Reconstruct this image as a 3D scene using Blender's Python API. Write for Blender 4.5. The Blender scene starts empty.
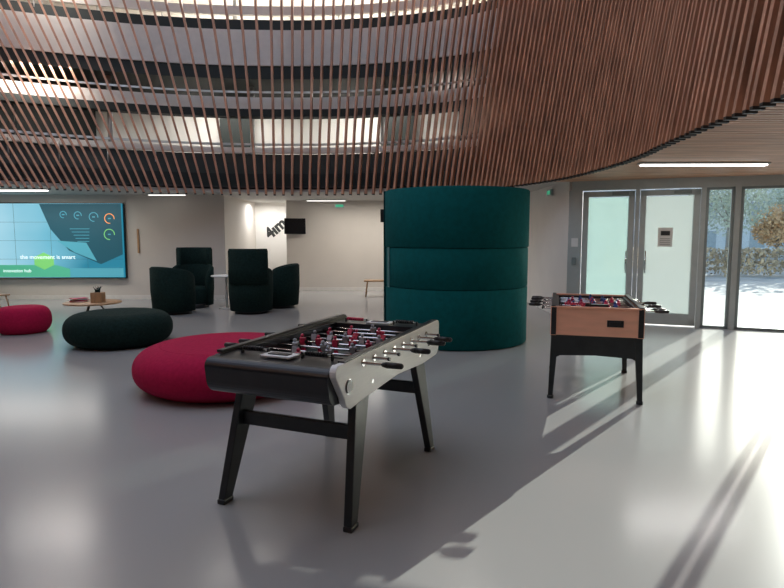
import bpy, bmesh, math, random
import numpy as np
from mathutils import Vector, Matrix
random.seed(4)
S=bpy.context.scene
S.view_settings.view_transform='Standard'
S.view_settings.exposure=-0.1

# ---------------------------------------------------------------- materials
def new_mat(name):
    m=bpy.data.materials.new(name); m.use_nodes=True
    return m,m.node_tree,m.node_tree.nodes["Principled BSDF"]
def mat(name,col,rough=.5,metal=0,var=.12,scale=8,bump=0,bscale=60,stretch=None,coat=0,spec=.5):
    m,nt,b=new_mat(name)
    tc=nt.nodes.new("ShaderNodeTexCoord")
    mp=nt.nodes.new("ShaderNodeMapping")
    nt.links.new(tc.outputs["Object"],mp.inputs["Vector"])
    if stretch: mp.inputs["Scale"].default_value=stretch
    n=nt.nodes.new("ShaderNodeTexNoise"); n.inputs["Scale"].default_value=scale; n.inputs["Detail"].default_value=5
    nt.links.new(mp.outputs[0],n.inputs["Vector"])
    r=nt.nodes.new("ShaderNodeValToRGB")
    r.color_ramp.elements[0].position=.3; r.color_ramp.elements[1].position=.7
    r.color_ramp.elements[0].color=(*[c*(1-var) for c in col],1)
    r.color_ramp.elements[1].color=(*[min(1,c*(1+var)) for c in col],1)
    nt.links.new(n.outputs["Fac"],r.inputs[0]); nt.links.new(r.outputs[0],b.inputs["Base Color"])
    b.inputs["Roughness"].default_value=rough; b.inputs["Metallic"].default_value=metal
    b.inputs["Specular IOR Level"].default_value=spec
    if coat: b.inputs["Coat Weight"].default_value=coat
    if bump:
        n2=nt.nodes.new("ShaderNodeTexNoise"); n2.inputs["Scale"].default_value=bscale
        nt.links.new(mp.outputs[0],n2.inputs["Vector"])
        bp=nt.nodes.new("ShaderNodeBump"); bp.inputs["Strength"].default_value=bump; bp.inputs["Distance"].default_value=.01
        nt.links.new(n2.outputs["Fac"],bp.inputs["Height"]); nt.links.new(bp.outputs[0],b.inputs["Normal"])
    return m
def emis(name,col,st):
    m,nt,b=new_mat(name)
    b.inputs["Base Color"].default_value=(*col,1)
    b.inputs["Emission Color"].default_value=(*col,1); b.inputs["Emission Strength"].default_value=st
    return m
def glassmat(name,tint,transp,frost=0.0,rough=.02):
    m=bpy.data.materials.new(name); m.use_nodes=True; nt=m.node_tree; nt.nodes.clear()
    o=nt.nodes.new("ShaderNodeOutputMaterial")
    t=nt.nodes.new("ShaderNodeBsdfTransparent"); t.inputs[0].default_value=(*tint,1)
    g=nt.nodes.new("ShaderNodeBsdfGlossy"); g.inputs["Roughness"].default_value=rough
    g.inputs[0].default_value=(.8,.85,.85,1)
    mx=nt.nodes.new("ShaderNodeMixShader"); mx.inputs[0].default_value=1-transp
    nt.links.new(t.outputs[0],mx.inputs[1]); nt.links.new(g.outputs[0],mx.inputs[2])
    last=mx
    if frost>0:
        tr=nt.nodes.new("ShaderNodeBsdfTranslucent"); tr.inputs[0].default_value=(*tint,1)
        df=nt.nodes.new("ShaderNodeBsdfDiffuse"); df.inputs[0].default_value=(*tint,1)
        m1=nt.nodes.new("ShaderNodeMixShader"); m1.inputs[0].default_value=.6
        nt.links.new(tr.outputs[0],m1.inputs[1]); nt.links.new(df.outputs[0],m1.inputs[2])
        m2=nt.nodes.new("ShaderNodeMixShader"); m2.inputs[0].default_value=frost
        nt.links.new(mx.outputs[0],m2.inputs[1]); nt.links.new(m1.outputs[0],m2.inputs[2]); last=m2
    nt.links.new(last.outputs[0],o.inputs[0])
    return m

M_wall=mat("plaster_white",(.68,.63,.57),.8,var=.02,scale=2)
M_wall2=mat("plaster_bright",(.82,.79,.74),.8,var=.02,scale=2)
M_ceil=mat("ceiling_white",(.55,.53,.5),.8,var=.03)
M_wood=mat("slat_wood",(.45,.215,.128),.5,var=.35,scale=3,stretch=(3,3,.6))
M_woodsof=mat("soffit_wood",(.52,.28,.17),.5,var=.25,scale=3,stretch=(.5,4,4))
M_dark=mat("dark_band",(.008,.014,.012),.6)
M_cap=mat("slat_cap",(.02,.018,.017),.5)
M_slabw=mat("slab_white",(.78,.75,.70),.7,var=.04)
M_rail=mat("rail_steel",(.5,.5,.48),.4,.5)
M_black=mat("black_lacquer",(.014,.014,.016),.32,var=.2)
M_blackleg=mat("black_leg",(.018,.022,.024),.42,var=.25)
M_plast=mat("black_plastic",(.012,.012,.013),.4)
M_chrome=mat("chrome",(.75,.75,.76),.18,1,var=.03)
M_silver=mat("panel_white_silver",(.86,.87,.86),.35,.05,var=.03,stretch=(1,1,14))
M_field=mat("playfield",(.035,.05,.045),.35)
M_line=mat("field_line",(.5,.5,.48),.6)
M_red=mat("player_red",(.60,.03,.09),.35)
M_grey=mat("player_grey",(.45,.46,.5),.35)
M_blue=mat("player_blue",(.03,.09,.3),.35)
M_orange=mat("orange_beech",(.95,.49,.33),.42,var=.06,scale=4,stretch=(1,1,6))
M_crim=mat("crimson_fabric",(.44,.012,.065),.9,var=.10,scale=30,bump=.3,bscale=180,spec=.15)
M_green=mat("darkgreen_fabric",(.010,.026,.023),.92,var=.25,scale=30,bump=.3,bscale=180,spec=.15)
M_teal=mat("teal_felt",(.002,.100,.102),.9,var=.12,scale=14,bump=.2,bscale=150,spec=.15)
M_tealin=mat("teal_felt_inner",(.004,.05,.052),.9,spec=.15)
M_alu=mat("door_aluminium",(.46,.50,.50),.45,.3,var=.04)
M_alud=mat("door_aluminium_dark",(.25,.29,.29),.45,.3,var=.04)
M_paper=mat("paper",(.8,.8,.78),.8,var=.02)
M_ink=mat("ink",(.03,.03,.03),.7)
M_lwood=mat("light_oak",(.45,.27,.14),.5,var=.2,stretch=(6,1,1))
M_tv=mat("tv_black",(.01,.011,.013),.2)
M_clear=glassmat("clear_glass",(.93,.97,.96),.96)
M_frost=glassmat("frosted_glass",(.58,.70,.68),.95,.58)
M_frost2=glassmat("frosted_glass_pale",(.62,.68,.67),.95,.78)
M_lamp=emis("tube_lamp",(1,.97,.92),6)
M_lamp2=emis("tube_lamp_soft",(1,.97,.92),1.6)
M_exit=emis("exit_green",(.05,.45,.25),.6)

def floor_mat():
    m,nt,b=new_mat("polished_resin_floor")
    tc=nt.nodes.new("ShaderNodeTexCoord")
    n=nt.nodes.new("ShaderNodeTexNoise"); n.inputs["Scale"].default_value=.3; n.inputs["Detail"].default_value=2; n.inputs["Roughness"].default_value=.5
    nt.links.new(tc.outputs["Object"],n.inputs["Vector"])
    r=nt.nodes.new("ShaderNodeValToRGB")
    r.color_ramp.elements[0].position=.3; r.color_ramp.elements[1].position=.75
    r.color_ramp.elements[0].color=(.365,.362,.355,1); r.color_ramp.elements[1].color=(.39,.386,.378,1)
    nt.links.new(n.outputs["Fac"],r.inputs[0])
    b.inputs["Roughness"].default_value=.19
    nt.links.new(r.outputs[0],b.inputs["Base Color"])
    return m
M_floor=floor_mat()

# ---------------------------------------------------------------- helpers
def link(o,parent=None):
    S.collection.objects.link(o)
    if parent: o.parent=parent
    return o
def empty(name,loc=(0,0,0),rz=0):
    e=bpy.data.objects.new(name,None); e.location=loc; e.rotation_euler=(0,0,rz); e.empty_display_size=.2
    S.collection.objects.link(e); return e
def from_bm(name,bm,mats,parent=None,smooth=False,loc=(0,0,0),rz=0):
    bmesh.ops.recalc_face_normals(bm,faces=bm.faces)
    me=bpy.data.meshes.new(name); bm.to_mesh(me); bm.free()
    for m in (mats if isinstance(mats,(list,tuple)) else [mats]): me.materials.append(m)
    if smooth:
        for p in me.polygons: p.use_smooth=True
    o=bpy.data.objects.new(name,me); o.location=loc; o.rotation_euler=(0,0,rz)
    return link(o,parent)
def bx(bm,c,s,mi=0,rot=None,bevel=0):
    r=bmesh.ops.create_cube(bm,size=1)
    vs=r['verts']
    M=Matrix.Translation(c)@(rot.to_4x4() if rot else Matrix.Identity(4))@Matrix.Diagonal((*s,1))
    bmesh.ops.transform(bm,matrix=M,verts=vs)
    fs={f for v in vs for f in v.link_faces}
    if bevel:
        es={e for v in vs for e in v.link_edges}
        r2=bmesh.ops.bevel(bm,geom=list(es),offset=bevel,segments=3,affect='EDGES',profile=.6)
        fs=set(r2['faces'])|{f for f in fs if f.is_valid}
    for f in fs: f.material_index=mi
def cy(bm,p0,p1,r0,r1=None,seg=16,mi=0):
    p0=Vector(p0);p1=Vector(p1); d=p1-p0; r1=r0 if r1 is None else r1
    r=bmesh.ops.create_cone(bm,cap_ends=True,segments=seg,radius1=r0,radius2=r1,depth=d.length)
    q=Vector((0,0,1)).rotation_difference(d.normalized())
    bmesh.ops.transform(bm,matrix=Matrix.Translation((p0+p1)/2)@q.to_matrix().to_4x4(),verts=r['verts'])
    for f in {f for v in r['verts'] for f in v.link_faces}:
        f.material_index=mi
        if len(f.verts)==4: f.smooth=True
def sp(bm,c,r,mi=0,s=(1,1,1),u=12,v=8):
    q=bmesh.ops.create_uvsphere(bm,u_segments=u,v_segments=v,radius=r)
    bmesh.ops.transform(bm,matrix=Matrix.Translation(c)@Matrix.Diagonal((*s,1)),verts=q['verts'])
    for f in {f for vv in q['verts'] for f in vv.link_faces}: f.material_index=mi; f.smooth=True
def prism(bm,poly,axis,a,b,mi=0):
    def P(p,t):
        return {'x':(t,p[0],p[1]),'y':(p[0],t,p[1]),'z':(p[0],p[1],t)}[axis]
    A=[bm.verts.new(P(p,a)) for p in poly]; B=[bm.verts.new(P(p,b)) for p in poly]
    n=len(poly); fs=[bm.faces.new(A),bm.faces.new(B[::-1])]
    for i in range(n): fs.append(bm.faces.new((A[i],A[(i+1)%n],B[(i+1)%n],B[i])))
    for f in fs: f.material_index=mi
def loft8(bm,bot,top,mi=0):
    A=[bm.verts.new(p) for p in bot];B=[bm.verts.new(p) for p in top]
    fs=[bm.faces.new(A),bm.faces.new(B[::-1])]
    for i in range(4): fs.append(bm.faces.new((A[i],A[(i+1)%4],B[(i+1)%4],B[i])))
    for f in fs: f.material_index=mi
def obj(name,fn,mats,parent=None,**k):
    bm=bmesh.new(); fn(bm); return from_bm(name,bm,mats,parent,**k)
def lathe(name,prof,m,parent=None,seg=64,loc=(0,0,0),a0=0,a1=2*math.pi,closed_prof=False,rz=0):
    bm=bmesh.new(); full=abs(a1-a0-2*math.pi)<1e-6
    n=seg if full else seg+1
    rows=[]
    for i in range(n):
        a=a0+(a1-a0)*i/seg
        rows.append([bm.verts.new((r*math.cos(a),r*math.sin(a),z)) for r,z in prof])
    for i in range(seg):
        A=rows[i];B=rows[(i+1)%n]
        for j in range(len(prof)-(0 if closed_prof else 1)):
            k=(j+1)%len(prof)
            try: bm.faces.new((A[j],B[j],B[k],A[k]))
            except: pass
    if not full and closed_prof:
        bm.faces.new(rows[0]); bm.faces.new(rows[-1][::-1])
    bmesh.ops.remove_doubles(bm,verts=bm.verts,dist=1e-5)
    return from_bm(name,bm,m,parent,smooth=True,loc=loc,rz=rz)

# ---------------------------------------------------------------- atrium outline
C=np.array((-3.5,5.0))
ctrl=[(2.8,3.4),(2.92,5.7),(3.15,8.2),(2.85,10.6),(1.8,12.6),(0,13.7),(-2.5,14.1),(-5,13.6),(-8,11.7),(-10.3,8.5),(-11,4.5),(-9.8,0),(-6.5,-3),(-2.5,-3.5),(1,-1.5),(2.4,1.2)]
pts=[]
n=len(ctrl)
for i in range(n):
    p0,p1,p2,p3=[np.array(ctrl[(i+k-1)%n]) for k in range(4)]
    for t in np.linspace(0,1,24,endpoint=False):
        pts.append(.5*((2*p1)+(-p0+p2)*t+(2*p0-5*p1+4*p2-p3)*t*t+(-p0+3*p1-3*p2+p3)*t**3))
pts=np.array(pts); rel=pts-C
th_=np.unwrap(np.arctan2(rel[:,1],rel[:,0])); rr_=np.hypot(rel[:,0],rel[:,1])
TH=np.concatenate([th_-2*np.pi,th_,th_+2*np.pi]); RR=np.concatenate([rr_,rr_,rr_])
def rin(t): return float(np.interp(t,TH,RR))
room=[(-14,-7),(12,-7),(12,7.6),(3.35,11.1),(3.35,17.4),(-14,17.4)]
def rout(t):
    d=np.array((math.cos(t),math.sin(t))); best=1e9
    for i in range(len(room)):
        a=np.array(room[i])-C;b=np.array(room[(i+1)%len(room)])-C; e=b-a
        den=d[0]*e[1]-d[1]*e[0]
        if abs(den)<1e-9: continue
        s=(a[0]*e[1]-a[1]*e[0])/den; u=(a[0]*d[1]-a[1]*d[0])/den
        if s>0 and -1e-6<=u<=1+1e-6: best=min(best,s)
    return best
def P(t,z,off=0):
    r=rin(t); ro=rout(t)
    o=min(off,ro-r-.05)
    x=C[0]+(r+o)*math.cos(t); y=C[1]+(r+o)*math.sin(t)
    d=C[0]+r*math.cos(t)+2.8
    h=max(0,(z-2.6)/4.4)
    s=3.0*math.tanh(.7*d/3.0) if d<0 else .8*math.tanh(.18*d/.8)
    return Vector((x+s*h,y,z))
NT=240
angs=sorted([2*math.pi*i/NT for i in range(NT)]+[math.atan2(p[1]-C[1],p[0]-C[0])%(2*math.pi) for p in room])
def ring(name,prof,m,parent=None,smooth=False):
    bm=bmesh.new(); rows=[[bm.verts.new(P(t,z,o)) for o,z in prof] for t in angs]
    N=len(rows);K=len(prof)
    for i in range(N):
        A=rows[i];B=rows[(i+1)%N]
        for j in range(K): bm.faces.new((A[j],B[j],B[(j+1)%K],A[(j+1)%K]))
    return from_bm(name,bm,m,parent,smooth=smooth)
def rect(o0,o1,z0,z1): return [(o0,z0),(o1,z0),(o1,z1),(o0,z1)]

CZ=2.68
def f(bm):
    rows=[]
    for t in angs:
        a=P(t,2.62,.14); r=rout(t); b=(C[0]+r*math.cos(t),C[1]+r*math.sin(t))
        rows.append([bm.verts.new((a.x,a.y,CZ)),bm.verts.new((b[0],b[1],CZ)),bm.verts.new((b[0],b[1],2.75)),bm.verts.new((a.x,a.y,2.75))])
    N=len(rows)
    for i in range(N):
        A=rows[i];B=rows[(i+1)%N]
        for j in range(4): bm.faces.new((A[j],B[j],B[(j+1)%4],A[(j+1)%4]))
obj("ceiling",f,M_ceil)

# slats
bm=bmesh.new()
acc=0;prev=None;tt=np.linspace(0,2*math.pi,3000)
cum=[0]; Z0=2.62
for t in tt:
    p=P(t,2.6)
    if prev is not None:
        sp_=float(np.interp(p.x,[-9,-6.5,-4.5,-2,0,2.0],[.12,.15,.20,.21,.17,.13]))
        acc+=(p-prev).length/sp_; cum.append(acc)
    prev=p
ns=int(acc)
zs=[Z0,3.4,4.6,6.0,7.6,9.2]
for k in range(ns):
    t=float(np.interp(acc*(k+.5)/ns,cum,tt)); t2=t+.004
    rows=[]
    w=.024;dp=.052
    jit=random.uniform(-.01,.01)
    for z in zs:
        p=P(t,z,jit);q=P(t2,z,jit); tg=(q-p).normalized(); nm=Vector((tg.y,-tg.x,0))
        rows.append([bm.verts.new(p+tg*a*w+nm*b*dp) for a,b in((-1,-1),(1,-1),(1,1),(-1,1))])
    for i in range(len(rows)-1):
        for j in range(4):
            bm.faces.new((rows[i][j],rows[i][(j+1)%4],rows[i+1][(j+1)%4],rows[i+1][j]))
    fc=bm.faces.new(rows[0]);fc.material_index=1
    p=P(t,Z0,jit);q=P(t2,Z0,jit);tg=(q-p).normalized()
    bx(bm,(p.x,p.y,Z0-.013),(.045,.10,.03),1,Matrix.Rotation(math.atan2(tg.y,tg.x),3,'Z'))
gal=empty("atrium_gallery")
from_bm("wood_slat_balustrade",bm,[M_wood,M_cap],gal)
ring("slab_first_edge",rect(.16,3.2,2.78,3.12),M_dark,gal)
ring("slat_tie_low",rect(.07,.11,2.78,2.82),M_cap,gal)
ring("slat_tie_mid",rect(.07,.11,3.78,3.83),M_rail,gal)
ring("slat_tie_high",rect(.07,.11,5.0,5.04),M_rail,gal)
ring("guard_band_first",rect(.45,.48,3.12,3.62),mat("guard_mesh",(.022,.03,.028),.5),gal)
ring("handrail_first",rect(.40,.50,3.64,3.78),M_slabw,gal)
ring("beam_mid",rect(.5,.8,4.54,4.72),M_dark,gal)
ring("guard_band_mid",rect(.5,.53,4.72,5.0),M_slabw,gal)
ring("slab_second_soffit",rect(.3,3.2,5.38,5.68),M_dark,gal)
ring("parapet_second",rect(.25,3.2,5.68,6.5),M_slabw,gal)
ring("guard_band_second",rect(.45,.48,6.5,6.8),M_dark,gal)
ring("handrail_second",rect(.40,.50,6.9,7.1),M_slabw,gal)
ring("slab_third",rect(.25,3.2,8.0,8.7),M_slabw,gal)
ring("upper_back_wall",rect(3.0,3.15,2.78,9.6),M_wall2,gal)
def f(bm):
    for k in range(60):
        t=2*math.pi*k/60
        if rout(t)-rin(t)<1.6: continue
        for za,zb in((3.12,5.4),(6.5,8.0)):
            if k%3==0:
                a=P(t,za,1.1); cy(bm,a,(a.x,a.y,zb),.06,seg=10)
        a=P(t,3.12,.5); cy(bm,a,(a.x,a.y,3.7),.018,seg=6)
        a=P(t,6.5,.5); cy(bm,a,(a.x,a.y,7.05),.018,seg=6)
obj("gallery_posts",f,M_rail,gal)
def f(bm):
    for k in range(36):
        rv=random.random(); wd=random.choice((.9,1.8,2.2))
        t=2*math.pi*(k+.3)/36
        if rv<.45 or rout(t)-rin(t)<3.0: continue
        a=P(t,4.15,2.9);q=P(t+.01,4.15,2.9)
        bx(bm,(a.x,a.y,4.15),(wd,.3,2.0),0,Matrix.Rotation(math.atan2(q.y-a.y,q.x-a.x),3,'Z'))
obj("gallery_dark_openings",f,M_dark,gal)
def f(bm):
    rows=[]
    for t in angs:
        a=P(t,9.2,-3.0);b=P(t,9.2,3.15)
        rows.append([bm.verts.new((a.x,a.y,9.6)),bm.verts.new((b.x,b.y,9.6)),bm.verts.new((b.x,b.y,9.7)),bm.verts.new((a.x,a.y,9.7))])
    N=len(rows)
    for i in range(N):
        for j in range(4): bm.faces.new((rows[i][j],rows[(i+1)%N][j],rows[(i+1)%N][(j+1)%4],rows[i][(j+1)%4]))
obj("roof",f,M_slabw)

GL0=Vector((3.35,11.1,0)); ga=math.atan2(7.6-11.1,12-3.35)
def gy(x): return 11.1+(x-3.35)*(7.6-11.1)/(12-3.35)
def f(bm):
    y=-6.9
    while y<11.0:
        x1=11.9 if y<gy(11.9) else 3.35+(11.1-y)/(3.5)*8.65-.1
        best=None
        for t in np.linspace(-1.3,1.0,300):
            p=P(t,2.62,.13)
            if abs(p.y-y)<.05: best=p.x if best is None else max(best,p.x)
        if y<-3.4: best=-3
        if best is None: best=2.9
        if x1-best>.1: bx(bm,((x1+best)/2,y,2.655),(x1-best,.075,.04))
        y+=.1
obj("ceiling_wood_soffit",f,M_woodsof)

# ---------------------------------------------------------------- floor / walls
def f(bm):
    prism(bm,[(-14,-7),(12,-7),(12,7.6),(3.35,11.1),(3.35,18.5),(-14,18.5)],'z',-.1,0)
obj("floor",f,M_floor)
def wall(name,p0,p1,z0,z1,th=.15,m=M_wall,side=1):
    p0=Vector(p0);p1=Vector(p1);d=p1-p0;a=math.atan2(d.y,d.x);nrm=Vector((-math.sin(a),math.cos(a)))*side
    c=(p0+p1)/2+nrm*th/2
    return obj(name,lambda bm:bx(bm,(c.x,c.y,(z0+z1)/2),(d.length,th,z1-z0),0,Matrix.Rotation(a,3,'Z')),m)
WS_=wall("wall_screen",(-14,15),(-4.3,15),0,CZ)
wall("wall_screen_return",(-4.3,15.15),(-4.3,18.4),0,CZ,side=1)
wall("wall_niche",(-4.45,18.4),(-3.0,18.4),0,CZ,m=M_wall2)
wall("wall_niche_return",(-3.15,17.55),(-3.15,18.4),0,CZ,side=-1,m=M_wall2)
wall("wall_back",(-3.15,17.4),(3.35,17.4),0,CZ)
wall("wall_return",(3.35,17.55),(3.35,11.1),0,CZ,side=1,m=M_wall2)
wall("wall_left",(-14,-7),(-14,15.15),0,CZ)
wall("wall_behind",(12,-7),(-14,-7),0,CZ,side=-1)
wall("wall_right",(12,7.6),(12,-7),0,CZ)
obj("ceiling_niche",lambda bm:bx(bm,(-3.8,17.95,CZ+.05),(1.6,1.1,.1)),M_ceil)
obj("baseboard_back",lambda bm:bx(bm,(.1,17.38,.05),(6.4,.03,.1)),M_slabw)
obj("baseboard_screen",lambda bm:bx(bm,(-9.1,14.98,.05),(9.5,.03,.1)),M_slabw)

# ---------------------------------------------------------------- glazed facade
def fac(name): 
    return empty(name,GL0,ga)
def frame(bm,s0,s1,z0,z1,w=.06,d=.07,mi=0,y=0):
    bx(bm,((s0+s1)/2,y,z0+w/2),(s1-s0,d,w),mi); bx(bm,((s0+s1)/2,y,z1-w/2),(s1-s0,d,w),mi)
    bx(bm,(s0+w/2,y,(z0+z1)/2),(w,d,z1-z0),mi); bx(bm,(s1-w/2,y,(z0+z1)/2),(w,d,z1-z0),mi)
e=fac("trim_facade")
obj("header",lambda bm:bx(bm,(4.6,0,2.56),(9.1,.12,.2)),M_alu,e)
obj("jamb",lambda bm:bx(bm,(.13,0,1.23),(.24,.12,2.46)),M_alu,e)
for i,s in enumerate((1.2,2.26,2.78)):
    obj(f"mullion_{i}",lambda bm:bx(bm,(s,0,1.23),(.075 if i<2 else .09,.12,2.46)),M_alu,e)
for nm,s0,s1,g in (("door_1",.26,1.155,M_frost),("door_2",1.245,2.215,M_frost2)):
    e=fac(nm)
    obj("leaf_frame",lambda bm:(frame(bm,s0,s1,.02,2.44,.10,.06),bx(bm,((s0+s1)/2,0,.15),(s1-s0-.1,.05,.16))),M_alu,e)
    obj("pane",lambda bm:bx(bm,((s0+s1)/2,0,1.22),(s1-s0-.18,.012,2.22)),g,e)
    hs=s1-.12 if nm=="door_1" else s0+.12
    def f(bm):
        cy(bm,(hs,-.07,.95),(hs,-.07,1.35),.012); cy(bm,(hs,-.07,.97),(hs,-.02,.97),.01); cy(bm,(hs,-.07,1.33),(hs,-.02,1.33),.01)
    obj("pull_handle",f,M_chrome,e)
    obj("closer",lambda bm:bx(bm,((s0+s1)/2+.2,-.06,2.39),(.28,.05,.06)),M_alud,e)
    obj("lock_plate",lambda bm:bx(bm,(hs,-.035,1.1),(.035,.01,.18)),M_alud,e)
wins=[(2.30,2.73)]+[(2.83+1.3*i,2.83+1.3*i+1.26) for i in range(5)]
for i,(a,b) in enumerate(wins):
    e=fac(f"window_{i+1}")
    obj("frame",lambda bm:frame(bm,a,b,0.0,2.46,.045,.08),M_alud,e)
    obj("pane",lambda bm:bx(bm,((a+b)/2,0,1.23),(b-a-.08,.012,2.38)),M_clear,e)
e=fac("notice_poster")
obj("sheet",lambda bm:bx(bm,(1.68,-.016,1.60),(.24,.006,.34)),M_paper,e)
def f(bm):
    bx(bm,(1.68,-.021,1.67),(.15,.003,.08))
    for k in range(4): bx(bm,(1.68,-.021,1.57-.035*k),(.17,.003,.008))
obj("print",f,M_ink,e)
e=fac("paper_notice")
obj("sheet",lambda bm:bx(bm,(.13,-.068,1.5),(.12,.006,.16)),M_paper,e)
obj("access_reader",lambda bm:bx(bm,(.13,-.075,1.15),(.08,.03,.14),bevel=.008),M_alud,fac("access_reader_panel"))

# ---------------------------------------------------------------- lights (fixtures)
def tube(name,c,l,rz=0,m=M_lamp,z=2.605):
    e=empty(name,(c[0],c[1],0),rz)
    obj("housing",lambda bm:bx(bm,(0,0,z+.013),(l+.06,.12,.026)),M_alu,e)
    obj("diffuser",lambda bm:bx(bm,(0,0,z-.01),(l,.08,.02)),m,e)
tube("linear_ceiling_light",(4.33,8.2),1.72,-.02)
tube("linear_ceiling_light.001",(-8.5,13.2),1.5,0,M_lamp,2.65)
tube("linear_ceiling_light.002",(-5.6,14.6),.9,0,M_lamp2,2.65)
tube("linear_ceiling_light.003",(-1.9,16.9),1.1,0,M_lamp2,2.65)
def exitsign(name,x,y,rz):
    e=empty(name,(x,y,0),rz)
    obj("case",lambda bm:bx(bm,(0,0,2.52),(.28,.05,.12)),M_alu,e)
    obj("face",lambda bm:bx(bm,(0,-.03,2.52),(.22,.01,.07)),M_exit,e)
exitsign("exit_sign",-1.55,17.3,0)
exitsign("exit_sign.001",3.28,12.2,-math.pi/2)

# ---------------------------------------------------------------- foosball table 1
def player(bm,c,mi,tilt=0):
    x,y,z=c
    R=Matrix.Rotation(tilt,3,'X')
    def T(p): v=R@Vector(p); return (x+v.x,y+v.y,z+v.z)
    def lo(z0,z1,a0,b0,a1,b1):
        loft8(bm,[T((sx*a0,sy*b0,z0)) for sx,sy in((-1,-1),(1,-1),(1,1),(-1,1))],[T((sx*a1,sy*b1,z1)) for sx,sy in((-1,-1),(1,-1),(1,1),(-1,1))],mi)
    lo(-.075,-.055,.012,.016,.011,.009)
    lo(-.055,-.012,.010,.008,.015,.010)
    lo(-.012,.028,.017,.014,.02,.011)
    h=T((0,0,.043)); sp(bm,h,.013,mi,u=8,v=6)
def foosball_rods(parent,W,ys,zr,teams,ext_h=.17,ext_o=.11,counts=(1,2,3,5,5,3,2,1),side=(1,1,-1,1,-1,1,-1,-1)):
    def f(bm):
        for i,y in enumerate(ys):
            s=side[i]
            cy(bm,(s*(W+ext_h),y,zr),(-s*(W+ext_o),y,zr),.0075,seg=10)
            for q in(-1,1): cy(bm,(q*(W-.02),y,zr),(q*(W+.026),y,zr),.021,seg=14)
    obj("rods",f,M_chrome,parent)
    def f(bm):
        for i,y in enumerate(ys):
            s=side[i]
            a=s*(W+ext_h-.03)
            cy(bm,(a,y,zr),(a+s*.03,y,zr),.012,.018,seg=14); cy(bm,(a+s*.03,y,zr),(a+s*.11,y,zr),.018,.0165,seg=14); sp(bm,(a+s*.11,y,zr),.0165)
            cy(bm,(-s*(W+ext_o),y,zr),(-s*(W+ext_o+.012),y,zr),.011,seg=10)
    obj("handles",f,M_plast,parent)
    def f(bm):
        for i,y in enumerate(ys):
            nn=counts[i]; s=side[i]
            for k in range(nn):
                x=(k-(nn-1)/2)*(2*W*.78/max(nn,2.6))
                player(bm,(x,y,zr),0 if s>0 else 1,random.uniform(-.5,.5))
                cy(bm,(x-.025,y,zr),(x+.025,y,zr),.011,seg=10,mi=2)
    obj("players",f,[teams[0],teams[1],M_plast],parent)

T1=empty("foosball_table",(-.345,3.86,0),math.radians(-23))
W=.40
def arc(cx,cz,r,a0,a1,n=8): return [(cx+r*math.cos(math.radians(a0+(a1-a0)*i/n)),cz+r*math.sin(math.radians(a0+(a1-a0)*i/n))) for i in range(n+1)]
side=[(-.80,.935)]+[(.78,.965)]+arc(.79,.925,.04,80,0,5)+arc(.75,.77,.07,0,-90,6)+[(.45,.69),(.0,.715),(-.45,.69)]+arc(-.66,.76,.09,-100,-170,6)+arc(-.80,.895,.045,200,100,6)
sidel=[(-.76,.925)]+side[1:-14]+[(-.60,.70),(-.74,.72),(-.80,.84),(-.79,.90)]
for nm,x,pr,m in(("side_panel_right",W,side,M_silver),("side_panel_left",-W,sidel,M_black)):
    o=obj(nm,lambda bm:prism(bm,pr,'x',x-.02,x+.02),m,T1)
    md=o.modifiers.new("b",'BEVEL');md.width=.005;md.segments=2;md.limit_method='ANGLE'
def f(bm):
    for x in(W,-W):
        y0,z0,y1,z1=-.74,.942,.78,.967
        loft8(bm,[(x-.024,y0,z0-.012),(x+.016,y0,z0-.012),(x+.016,y1,z1-.012),(x-.024,y1,z1-.012)],[(x-.024,y0,z0+.003),(x+.016,y0,z0+.003),(x+.016,y1,z1+.003),(x-.024,y1,z1+.003)])
obj("top_trim",f,M_black,T1)
endp=[(-.60,.925),(-.78,.920)]+arc(-.81,.870,.05,90,180,6)+arc(-.76,.80,.09,180,250,6)+[(-.60,.70),(-.60,.8)]
def f(bm):
    prism(bm,endp,'x',-W-.015,W-.02)
    bx(bm,(0,0,.745),(2*W-.04,1.3,.07))
    prism(bm,[(.60,.93),(.80,.93),(.82,.86),(.79,.74),(.6,.71)],'x',-W+.02,W-.02)
    bx(bm,(0,-.59,.87),(2*W-.04,.02,.12)); bx(bm,(0,.59,.87),(2*W-.04,.02,.12))
    for x in(-W+.035,W-.035): bx(bm,(x,0,.86),(.03,1.2,.14))
o=obj("cabinet",f,M_black,T1)
def f(bm):
    bx(bm,(0,0,.79),(.72,1.16,.02))
    bx(bm,(0,0,.8005),(.72,.006,.002),1)
    for s in(-1,1):
        bx(bm,(0,s*.38,.8005),(.36,.006,.002),1); 
        for x in(-.18,.18): bx(bm,(x,s*.48,.8005),(.006,.2,.002),1)
    for k in range(32):
        a=2*math.pi*k/32; bx(bm,(.11*math.cos(a),.11*math.sin(a),.8005),(.024,.006,.002),1,Matrix.Rotation(a+math.pi/2,3,'Z'))
obj("playfield",f,[M_field,M_line],T1)
ys=[-.525+.15*i for i in range(8)]
foosball_rods(T1,W,ys,.895,(M_red,M_grey),side=(1,-1,-1,1,-1,1,1,-1))
def f(bm):
    for s in(-1,1):
        bx(bm,(-.02,s*.69,.935),(.20,.11,.012),0,bevel=.004); bx(bm,(-.02,s*.69,.943),(.13,.05,.006),1)
        cy(bm,(-.3,s*.66,.955),(-.12,s*.66,.955),.004); cy(bm,(.11,s*.66,.955),(.3,s*.66,.955),.004)
        for k in range(8):
            cy(bm,(-.29+.018*k,s*.66,.955),(-.276+.018*k,s*.66,.955),.013,mi=1 if s<0 else 2)
            cy(bm,(.13+.018*k,s*.66,.955),(.144+.018*k,s*.66,.955),.013,mi=1)
        for x in(-.3,-.12,.11,.3): bx(bm,(x,s*.66,.94),(.01,.02,.04),1)
obj("score_counter",f,[M_silver,M_black,M_red],T1)
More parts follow.
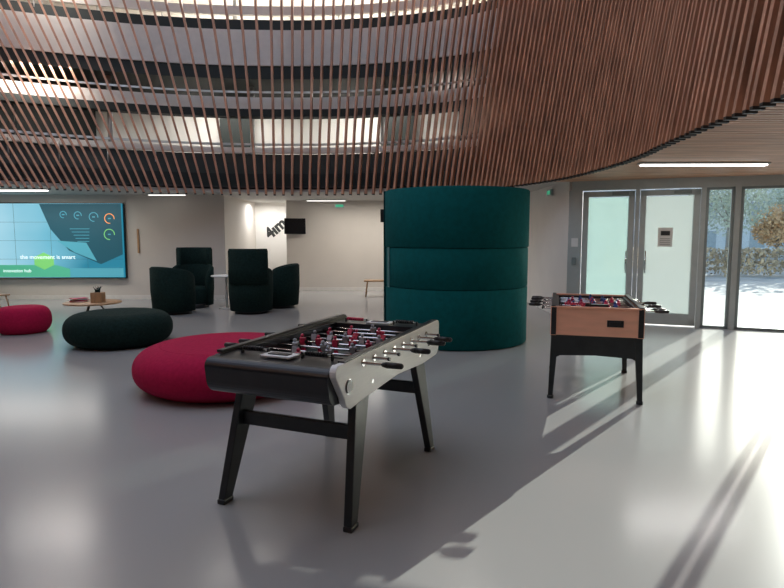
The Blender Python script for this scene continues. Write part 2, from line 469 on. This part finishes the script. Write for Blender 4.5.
def f(bm):
    cy(bm,(W+.012,-.70,.80),(W+.028,-.70,.80),.036,seg=24); cy(bm,(W+.01,-.70,.80),(W+.022,-.70,.80),.042,seg=24,mi=1)
    for y in(-.40,.40,.0): 
        cy(bm,(W+.015,y,.76),(W+.023,y,.76),.012,mi=1)
    bx(bm,(W+.02,.62,.82),(.006,.10,.04),0)
obj("ball_return_cup",f,[M_plast,M_chrome],T1)
def board(bm,pt,pb,wt,wb,th=.05,mi=0):
    def R(p,w): return [(p[0]-th/2,p[1]-w/2,p[2]),(p[0]+th/2,p[1]-w/2,p[2]),(p[0]+th/2,p[1]+w/2,p[2]),(p[0]-th/2,p[1]+w/2,p[2])]
    loft8(bm,R(pb,wb),R(pt,wt),mi)
def f(bm):
    for sx in(-1,1):
        board(bm,(sx*.375,-.47,.80),(sx*.425,-.70,.03),.19,.08,.05)
        board(bm,(sx*.375,.42,.80),(sx*.425,.60,.03),.19,.08,.05)
        for y in(-.70,.60): bx(bm,(sx*.426,y,.015),(.055,.09,.03),1)
    bx(bm,(0,-.565,.50),(.77,.035,.085)); bx(bm,(0,.495,.50),(.77,.035,.085))
o=obj("legs",f,[M_blackleg,M_plast],T1)
md=o.modifiers.new("b",'BEVEL');md.width=.006;md.segments=2

# ---------------------------------------------------------------- foosball table 2
T2=empty("foosball_table.001",(2.17,6.22,0),math.radians(-16))
W2=.40
def f(bm):
    for s in(-1,1):
        bx(bm,(s*(W2+.005),0,.78),(.03,1.36,.28),0,bevel=.006)
        bx(bm,(0,s*.67,.775),(2*W2-.02,.03,.27),0,bevel=.006)
    bx(bm,(0,0,.67),(.78,1.3,.03))
obj("cabinet",f,M_orange,T2)
def f(bm):
    for s in(-1,1):
        bx(bm,(s*(W2+.005),0,.925),(.04,1.38,.014)); bx(bm,(0,s*.67,.917),(2*W2,.05,.014),1)
        bx(bm,(s*(W2-.03),0,.86),(.03,1.3,.1)); bx(bm,(0,s*.62,.86),(2*W2-.04,.06,.1))
    for s in(-1,1):
        for q in(-1,1): bx(bm,(s*(W2+.0),q*.675,.78),(.06,.04,.285),bevel=.006,mi=1)
obj("rim",f,[M_black,M_orange],T2)
def f(bm):
    bx(bm,(0,0,.80),(.74,1.18,.02)); bx(bm,(0,0,.811),(.74,.006,.002),1)
    for s in(-1,1): bx(bm,(0,s*.4,.811),(.36,.006,.002),1)
obj("playfield",f,[mat("field_redbrown",(.20,.05,.05),.5),M_line],T2)
foosball_rods(T2,W2,[-.525+.15*i for i in range(8)],.885,(M_red,M_blue),side=(1,1,-1,1,-1,1,-1,-1))
def f(bm):
    for y in(-.655,.655):
        prism(bm,[(-.41,.645),(.41,.645),(.40,.40),(.33,.435),(.0,.45),(-.33,.435),(-.40,.40)],'y',y-.018,y+.018)
    for x in(-.39,.39):
        prism(bm,[(-.66,.645),(.66,.645),(.66,.42),(.56,.52),(0,.54),(-.56,.52),(-.66,.42)],'x',x-.018,x+.018)
    for sx in(-1,1):
        for sy in(-1,1):
            pt=(sx*.385,sy*.64,.645);pb=(sx*.415,sy*.68,.025)
            def R(p,a):return [(p[0]-a,p[1]-a,p[2]),(p[0]+a,p[1]-a,p[2]),(p[0]+a,p[1]+a,p[2]),(p[0]-a,p[1]+a,p[2])]
            loft8(bm,R(pb,.022),R(pt,.036))
            cy(bm,(pb[0],pb[1],0),(pb[0],pb[1],.03),.032)
obj("legs",f,M_blackleg,T2)
def f(bm):
    bx(bm,(.17,-.688,.77),(.15,.01,.065),0,bevel=.004); bx(bm,(.17,-.692,.77),(.11,.01,.035),1)
    bx(bm,(0,-.60,.935),(.22,.06,.02),0)
    for k in range(9): cy(bm,(-.30+.022*k,-.65,.95),(-.284+.022*k,-.65,.95),.014,mi=2)
    cy(bm,(-.33,-.65,.95),(-.06,-.65,.95),.004)
    for x in(-.33,-.06): bx(bm,(x,-.65,.935),(.01,.02,.035),1)
obj("ball_return",f,[M_plast,M_black,M_red],T2)

# ---------------------------------------------------------------- poufs
def pouf(name,x,y,r,h,m,e=2.5):
    prof=[(0,0.0),(r*.62,0.0),(r*.80,.012)]
    for i in range(1,25):
        a=-math.pi/2*.80+ (math.pi/2*.80+math.pi/2)*i/24
        ca,sa=math.cos(a),math.sin(a)
        rr=r*(.62+.38*abs(ca)**(2/e)); zz=h/2+ h/2*math.copysign(abs(sa)**(2/e),sa)
        if i==24: rr=r*.62
        prof.append((rr,max(zz,.012)))
    prof+= [(r*.4,h*1.015),(r*.15,h*1.02),(0,h*1.02)]
    root=lathe(name,prof,m,None,96,loc=(x,y,0))
    lathe("seam",[(r*.7,h*.985),(r*.705,h*.995),(r*.715,h*.993),(r*.715,h*.98)],m,root,96,closed_prof=True)
    return root
pouf("crimson_pouf",-1.79,6.20,.95,.47,M_crim,2.3)
pouf("darkgreen_pouf",-4.13,8.7,.76,.48,M_green,2.3)
pouf("crimson_pouf.001",-6.22,9.7,.42,.44,M_crim,2.2)

LT=empty("coffee_table",(-5.45,10.5,0))
lathe("top",[(0,.40),(.47,.40),(.485,.41),(.485,.42),(.47,.43),(0,.43)],M_lwood,LT,48)
def f(bm):
    for k in range(3):
        a=k*2.094+.4; cy(bm,(.1*math.cos(a),.1*math.sin(a),.40),(.36*math.cos(a),.36*math.sin(a),0),.014,seg=10)
obj("legs",f,M_blackleg,LT)
MS=empty("magazine_stack",(-5.70,10.5,.43))
def f(bm):
    for k in range(5): bx(bm,(0,0,.008+.014*k),(.26,.2,.012),k%3,Matrix.Rotation(.2*k,3,'Z'))
obj("magazines",f,[M_paper,M_red,M_ink],MS)
PL=empty("wooden_planter_box",(-5.30,10.4,.43))
obj("box",lambda bm:bx(bm,(0,0,.09),(.20,.16,.18),bevel=.01),M_lwood,PL)
def f(bm):
    for k in range(26):
        a=random.uniform(0,6.28); l=random.uniform(.08,.16)
        cy(bm,(random.uniform(-.05,.05),random.uniform(-.04,.04),.17),(l*.5*math.cos(a),l*.5*math.sin(a),.18+l*.7),.008,.003,seg=5)
obj("sprigs",f,M_green,PL)

# ---------------------------------------------------------------- lounge armchairs
def armchair(name,x,y,rz,high,sc=1.12):
    e=empty(name,(x,y,0),rz); e.scale=(sc,sc,1.04)
    R=.40;t=.10
    N=40; a0=math.radians(60);a1=math.radians(300)
    bm=bmesh.new();rows=[]
    for i in range(N+1):
        a=a0+(a1-a0)*i/N; w=math.sin(math.pi*i/N)**.35
        top=.66+.30*w
        fl=.02*w
        ca,sa=math.cos(a),math.sin(a)
        prof=[(R-t,.06),(R-.01,.06),(R+fl,top*.5),(R+fl,top-.03),(R-t*.3+fl,top),(R-t*.7+fl,top),(R-t+fl,top-.03)]
        rows.append([bm.verts.new((r*ca,r*sa*1.0,z)) for r,z in prof])
    for i in range(N):
        for j in range(7): bm.faces.new((rows[i][j],rows[i+1][j],rows[i+1][(j+1)%7],rows[i][(j+1)%7]))
    bm.faces.new(rows[0]);bm.faces.new(rows[-1][::-1])
    from_bm("shell",bm,M_green,e,smooth=True)
    lathe("seat_cushion",[(0,.10),(.31,.10),(.33,.14),(.33,.40),(.30,.45),(.1,.46),(0,.46)],M_green,e,40)
    lathe("base",[(0,0),(.30,0),(.31,.015),(.31,.10),(0,.10)],M_blackleg,e,32)
    if high:
        lathe("headrest",[(R-.07,.62),(R+.05,.62),(R+.06,.9),(R+.06,1.26),(R+.04,1.31),(R-.04,1.31),(R-.07,1.27)],M_green,e,24,a0=math.radians(128),a1=math.radians(232),closed_prof=True)
    return e
armchair("lounge_armchair",-4.60,12.2,math.radians(60),False)
armchair("lounge_armchair.001",-4.56,13.25,math.radians(-80),True)
armchair("lounge_armchair.002",-3.00,12.3,math.radians(95),True)
armchair("lounge_armchair.003",-2.60,13.3,math.radians(190),False)
ST=empty("side_table",(-3.72,13.0,0))
lathe("top",[(0,.72),(.33,.72),(.34,.735),(.33,.75),(0,.75)],M_paper,ST,40)
def f(bm): cy(bm,(0,0,.02),(0,0,.72),.03); cy(bm,(0,0,0),(0,0,.02),.18,seg=32)
obj("pedestal",f,M_rail,ST)

CH=empty("wooden_chair",(-8.02,11.6,0),math.radians(60))
def f(bm):
    bx(bm,(0,0,.44),(.44,.42,.03),0,bevel=.01)
    for sx in(-1,1):
        for sy in(-1,1): cy(bm,(sx*.16,sy*.15,.43),(sx*.23,sy*.21,0),.016,.012)
    bx(bm,(0,.22,.72),(.42,.03,.30),0,bevel=.012)
    for sx in(-1,1): cy(bm,(sx*.15,.19,.44),(sx*.15,.22,.62),.013)
obj("frame",f,M_lwood,CH)
WS=empty("wooden_stool",(-.42,15.6,0))
def f(bm):
    bx(bm,(0,0,.43),(.66,.34,.04),0,bevel=.008)
    for sx in(-1,1):
        for sy in(-1,1): cy(bm,(sx*.24,sy*.12,.42),(sx*.29,sy*.14,0),.02,.015)
        bx(bm,(sx*.26,0,.2),(.025,.26,.03))
obj("frame",f,M_lwood,WS)

# ---------------------------------------------------------------- teal booth
B=empty("teal_acoustic_booth",(1.0,9.12,0))
def band(nm,r,z0,z1,m=M_teal):
    t=.09;c=.012
    lathe(nm,[(r-t,z0),(r-c,z0),(r,z0+c),(r,z1-c),(r-c,z1),(r-t+c,z1),(r-t,z1-c)],m,B,80,a0=math.radians(-172),a1=math.radians(118),closed_prof=True)
band("wall_panel_low",1.105,.01,.855)
band("wall_panel_mid",1.105,.859,1.445)
band("wall_panel_top",1.115,1.450,2.30)
lathe("core",[(1.0,.02),(1.075,.02),(1.075,2.27),(1.0,2.27)],M_tealin,B,80,a0=math.radians(-171),a1=math.radians(117),closed_prof=True)
lathe("bench",[(.5,.0),(1.0,.0),(1.0,.45),(.5,.45)],M_green,B,60,a0=math.radians(-150),a1=math.radians(95),closed_prof=True)
def f(bm):
    for a in(-174,120):
        a=math.radians(a)
        bx(bm,(1.07*math.cos(a),1.07*math.sin(a),1.16),(.13,.04,2.28),0,Matrix.Rotation(a,3,'Z'),bevel=.01)
obj("edge_post",f,M_tealin,B)
def f(bm):
    a=math.radians(-160); x,y=1.118*math.cos(a),1.118*math.sin(a)
    bx(bm,(x,y,1.15),(.02,.04,.6),0,Matrix.Rotation(a,3,'Z'))
obj("grab_bar",f,mat("pale_teal",(.12,.30,.30),.5),B)
obj("control_panel",lambda bm:bx(bm,(-1.15,-.02,1.93),(.06,.04,.2),0),M_plast,B)

# ---------------------------------------------------------------- TV, sign, handle
TV=empty("wall_tv",(-2.86,17.2,1.92),math.radians(12))
obj("screen",lambda bm:bx(bm,(0,0,0),(.62,.05,.46),0,bevel=.006),M_tv,TV)
obj("arm",lambda bm:(cy(bm,(0,.02,0),(0,.2,0),.03)),M_blackleg,TV)
def text(name,s,loc,size,m,rot=(math.pi/2,0,0),parent=None,ext=.004):
    cu=bpy.data.curves.new(name,'FONT'); cu.body=s; cu.size=size; cu.extrude=ext; cu.align_x='CENTER';cu.align_y='CENTER'
    cu.materials.append(m); o=bpy.data.objects.new(name,cu); o.location=loc;o.rotation_euler=rot
    return link(o,parent)
text("wall_logo_sign","4ım",(-3.66,18.385,1.87),.48,M_ink,(math.pi/2,math.radians(-40),0)).data.offset=.02
obj("door_handle_plate",lambda bm:bx(bm,(-6.53,14.985,1.5),(.05,.03,.62),0,bevel=.008),M_lwood,WS_)

# ---------------------------------------------------------------- video wall
def screen_mat():
    m,nt,b=new_mat("video_wall_picture")
    tc=nt.nodes.new("ShaderNodeTexCoord"); sx=nt.nodes.new("ShaderNodeSeparateXYZ")
    nt.links.new(tc.outputs["Generated"],sx.inputs[0])
    n=nt.nodes.new("ShaderNodeTexNoise"); n.inputs["Scale"].default_value=2.2
    nt.links.new(tc.outputs["Generated"],n.inputs["Vector"])
    ad=nt.nodes.new("ShaderNodeMath");ad.operation='MULTIPLY_ADD'; ad.inputs[1].default_value=.35
    nt.links.new(n.outputs["Fac"],ad.inputs[0]); nt.links.new(sx.outputs["X"],ad.inputs[2])
    r=nt.nodes.new("ShaderNodeValToRGB"); e=r.color_ramp.elements
    e[0].position=.3;e[0].color=(.40,.72,.86,1); e[1].position=1.0; e[1].color=(.02,.24,.36,1)
    x=e.new(.65);x.color=(.18,.54,.70,1)
    nt.links.new(ad.outputs[0],r.inputs[0])
    b.inputs["Base Color"].default_value=(0.02,.02,.02,1); b.inputs["Roughness"].default_value=.3
    nt.links.new(r.outputs[0],b.inputs["Emission Color"]); b.inputs["Emission Strength"].default_value=1.0
    return m
V=empty("video_wall",(-8.70,14.9,1.51))
Wd,H=3.66,1.88
obj("picture",lambda bm:bx(bm,(0,0,0),(Wd,.08,H)),screen_mat(),V)
obj("casing",lambda bm:bx(bm,(0,.06,0),(Wd+.06,.06,H+.06)),M_tv,V)
def f(bm):
    for k in range(1,4): bx(bm,(-Wd/2+Wd*k/4,-.041,0),(.006,.004,H))
    for k in range(1,4): bx(bm,(0,-.041,-H/2+H*k/4),(Wd,.004,.006))
obj("panel_joints",f,mat("joint",(.06,.12,.14),.5),V)
E_dark=emis("scr_dark",(.010,.06,.085),1); E_w=emis("scr_white",(.75,.88,.9),1); E_g=emis("scr_green",(.16,.48,.14),.9)
E_o=emis("scr_orange",(.7,.3,.08),1);E_m=emis("scr_grey",(.06,.26,.33),1);E_t=emis("scr_teal",(.06,.32,.20),1)
def f(bm):
    prism(bm,[(-.25,.93),(1.82,.93),(1.82,-.35),(1.25,-.6),(.45,-.25),(.0,.3)],'y',-.046,-.044,0)
    prism(bm,[(.15,.0),(.6,-.30),(1.15,-.52),(.9,-.05)],'y',-.049,-.047,1)
    for (x,z,r,mi) in((.35,.66,.08,1),(.72,.64,.09,1),(1.12,.60,.11,1),(1.52,.56,.12,3),(1.5,.16,.13,4)):
        for k in range(22):
            a=2*math.pi*k/28; 
            bx(bm,(x+r*math.cos(a),-.049,z+r*math.sin(a)),(.03,.003,.02),mi,Matrix.Rotation(-a,3,'Y')@Matrix.Rotation(math.pi/2,3,'Y'))
        bx(bm,(x,-.049,z),(.07,.003,.03),5)
    prism(bm,[(-1.83,-.62),(.1,-.62),(.45,-.72),(.45,-.93),(-1.83,-.93)],'y',-.049,-.047,6)
    prism(bm,[(-.2,-.30),(.05,-.42),(.05,-.62),(-.2,-.74),(-.45,-.62),(-.45,-.42)],'y',-.052,-.05,4)
    prism(bm,[(.45,-.70),(1.82,-.70),(1.82,-.93),(.45,-.93)],'y',-.049,-.047,5)
    for k in range(5): bx(bm,(.75+.02*k,-.05,.3-.08*k),(.5-.05*k,.003,.014),5)
obj("graphics",f,[E_dark,E_m,E_w,E_o,E_g,E_m,E_t],V)
text("caption","the movement is smart",(-.1,-.055,-.42),.15,E_w,parent=V,ext=.001)
text("caption_small","innovation hub",(-.9,-.055,-.77),.12,E_w,parent=V,ext=.001)

# ---------------------------------------------------------------- outdoors
obj("ground_outside",lambda bm:bx(bm,(5,30,-.20),(120,90,.1)),mat("paving",(.45,.45,.42),.9,var=.2,scale=1))
M_leaf1=mat("leaf_green",(.50,.55,.46),.8,var=.25,scale=3); M_leaf2=mat("leaf_amber",(.72,.50,.30),.8,var=.25,scale=3); M_bark=mat("bark",(.34,.31,.28),.9)
def leaf(bm,c,s):
    n=Vector((random.gauss(0,1),random.gauss(0,1),random.gauss(0,1))).normalized(); u=n.orthogonal().normalized(); v=n.cross(u)
    c=Vector(c); bm.faces.new([bm.verts.new(c+u*s),bm.verts.new(c+v*s*.6),bm.verts.new(c-u*s),bm.verts.new(c-v*s*.6)])
def tree(name,x,y,h,r,m,nb=2600):
    e=empty(name,(x,y,-.15))
    def f(bm):
        cy(bm,(0,0,0),(.05,0,h*.6),.11,.06); 
        for k in range(7):
            a=k*.95; cy(bm,(.03,0,h*.32+.04*k*h),(r*.7*math.cos(a),r*.7*math.sin(a),h*.72),.04,.015,seg=8)
    obj("trunk",f,M_bark,e)
    bm=bmesh.new()
    for k in range(nb):
        v=Vector((random.gauss(0,1),random.gauss(0,1),random.gauss(0,.9))).normalized()*random.random()**.45
        leaf(bm,(v.x*r,v.y*r,h*.66+v.z*h*.36),random.uniform(.07,.14))
    from_bm("foliage",bm,m,e)
tree("street_tree",19.0,33,5.8,2.2,M_leaf1); tree("street_tree.001",25.5,36,5.8,2.4,M_leaf1)
tree("street_tree.002",28,40,6.2,2.6,M_leaf1); tree("street_tree.003",22.8,34.5,3.6,1.4,M_leaf2)
HG=empty("garden_hedge",(0,0,0))
def f(bm):
    for k in range(8000):
        s=random.random()*23
        leaf(bm,(10+s,27+random.uniform(-.6,.6)-s*.14,-.1+1.2*random.random()**.7),random.uniform(.06,.12))
obj("leaves",f,[mat("leaf_hedge",(.55,.46,.32),.8,var=.4,scale=.6)],HG)
def f(bm):
    bx(bm,(14,56,3.9),(60,6,8.1))
    for k in range(26):
        for j in range(3): bx(bm,(-13+2.2*k,52.98,1.4+2.6*j),(1.3,.1,1.5),1)
obj("neighbour_building",f,[mat("render_grey",(.75,.77,.78),.8),mat("bldg_window",(.4,.46,.5),.2)])

# ---------------------------------------------------------------- lighting
w=bpy.data.worlds.new("sky");S.world=w;w.use_nodes=True;nt=w.node_tree
sk=nt.nodes.new("ShaderNodeTexSky");sk.sky_type='NISHITA';sk.sun_disc=False;sk.sun_elevation=math.radians(25);sk.sun_rotation=math.radians(40)
nt.links.new(sk.outputs[0],nt.nodes["Background"].inputs[0]);nt.nodes["Background"].inputs[1].default_value=.36
def light(name,typ,loc,energy,size=1,size2=None,col=(1,1,1),direction=(0,0,-1)):
    l=bpy.data.lights.new(name,typ); l.energy=energy;l.color=col
    if typ=='AREA':
        l.shape='RECTANGLE';l.size=size;l.size_y=size2 or size
    if typ=='SUN': l.angle=math.radians(size)
    o=bpy.data.objects.new(name,l);o.location=loc
    o.rotation_euler=Vector(direction).to_track_quat('-Z','Y').to_euler()
    S.collection.objects.link(o);return o
el=math.radians(14)
light("sun",'SUN',(10,20,10),10.5,.25,col=(1,.95,.88),direction=(-.64*math.cos(el),-.77*math.cos(el),-math.sin(el)))
light("atrium_fill",'AREA',(-3.5,5,9.4),250,9,9,col=(1,.98,.96))  # added fill lamp high in the atrium, below the roof opening
light("ceiling_fill_lounge",'AREA',(-8.5,13.6,2.6),55,3,.6,col=(1,.95,.88))  # added fill for the lounge, wider than the tube beside it
light("ceiling_fill_back",'AREA',(-.5,16,2.6),65,3,.6,col=(1,.95,.88))  # added fill to brighten the back area, no panel fitted there
light("ceiling_fill_niche",'AREA',(-3.8,17.6,2.6),24,.7,.4)  # added fill inside the niche, without a fitting
light("ceiling_panel_entrance",'AREA',(4.33,8.2,2.58),20,1.7,.1,col=(1,.97,.93))
for i in range(4): light(f"gallery_fill_{i}",'AREA',(-8+3.6*i,[12.9,15.8,15.9,14.2][i],5.3),75,2,.6,col=(1,.96,.9))  # added fill brightening the gallery behind the slats, no fittings
for i in range(4): light(f"gallery_upper_fill_{i}",'AREA',(-8+3.6*i,[12.9,15.8,15.9,14.2][i],7.9),100,2,.6,col=(1,.96,.9))  # same added fill for the storey above

# ---------------------------------------------------------------- camera
cam=bpy.data.cameras.new("camera");cam.sensor_width=36;cam.lens=36*580/784
co=bpy.data.objects.new("camera",cam);co.location=(0,0,1.6);co.rotation_euler=(math.radians(90-5.6),0,0)
S.collection.objects.link(co);S.camera=co
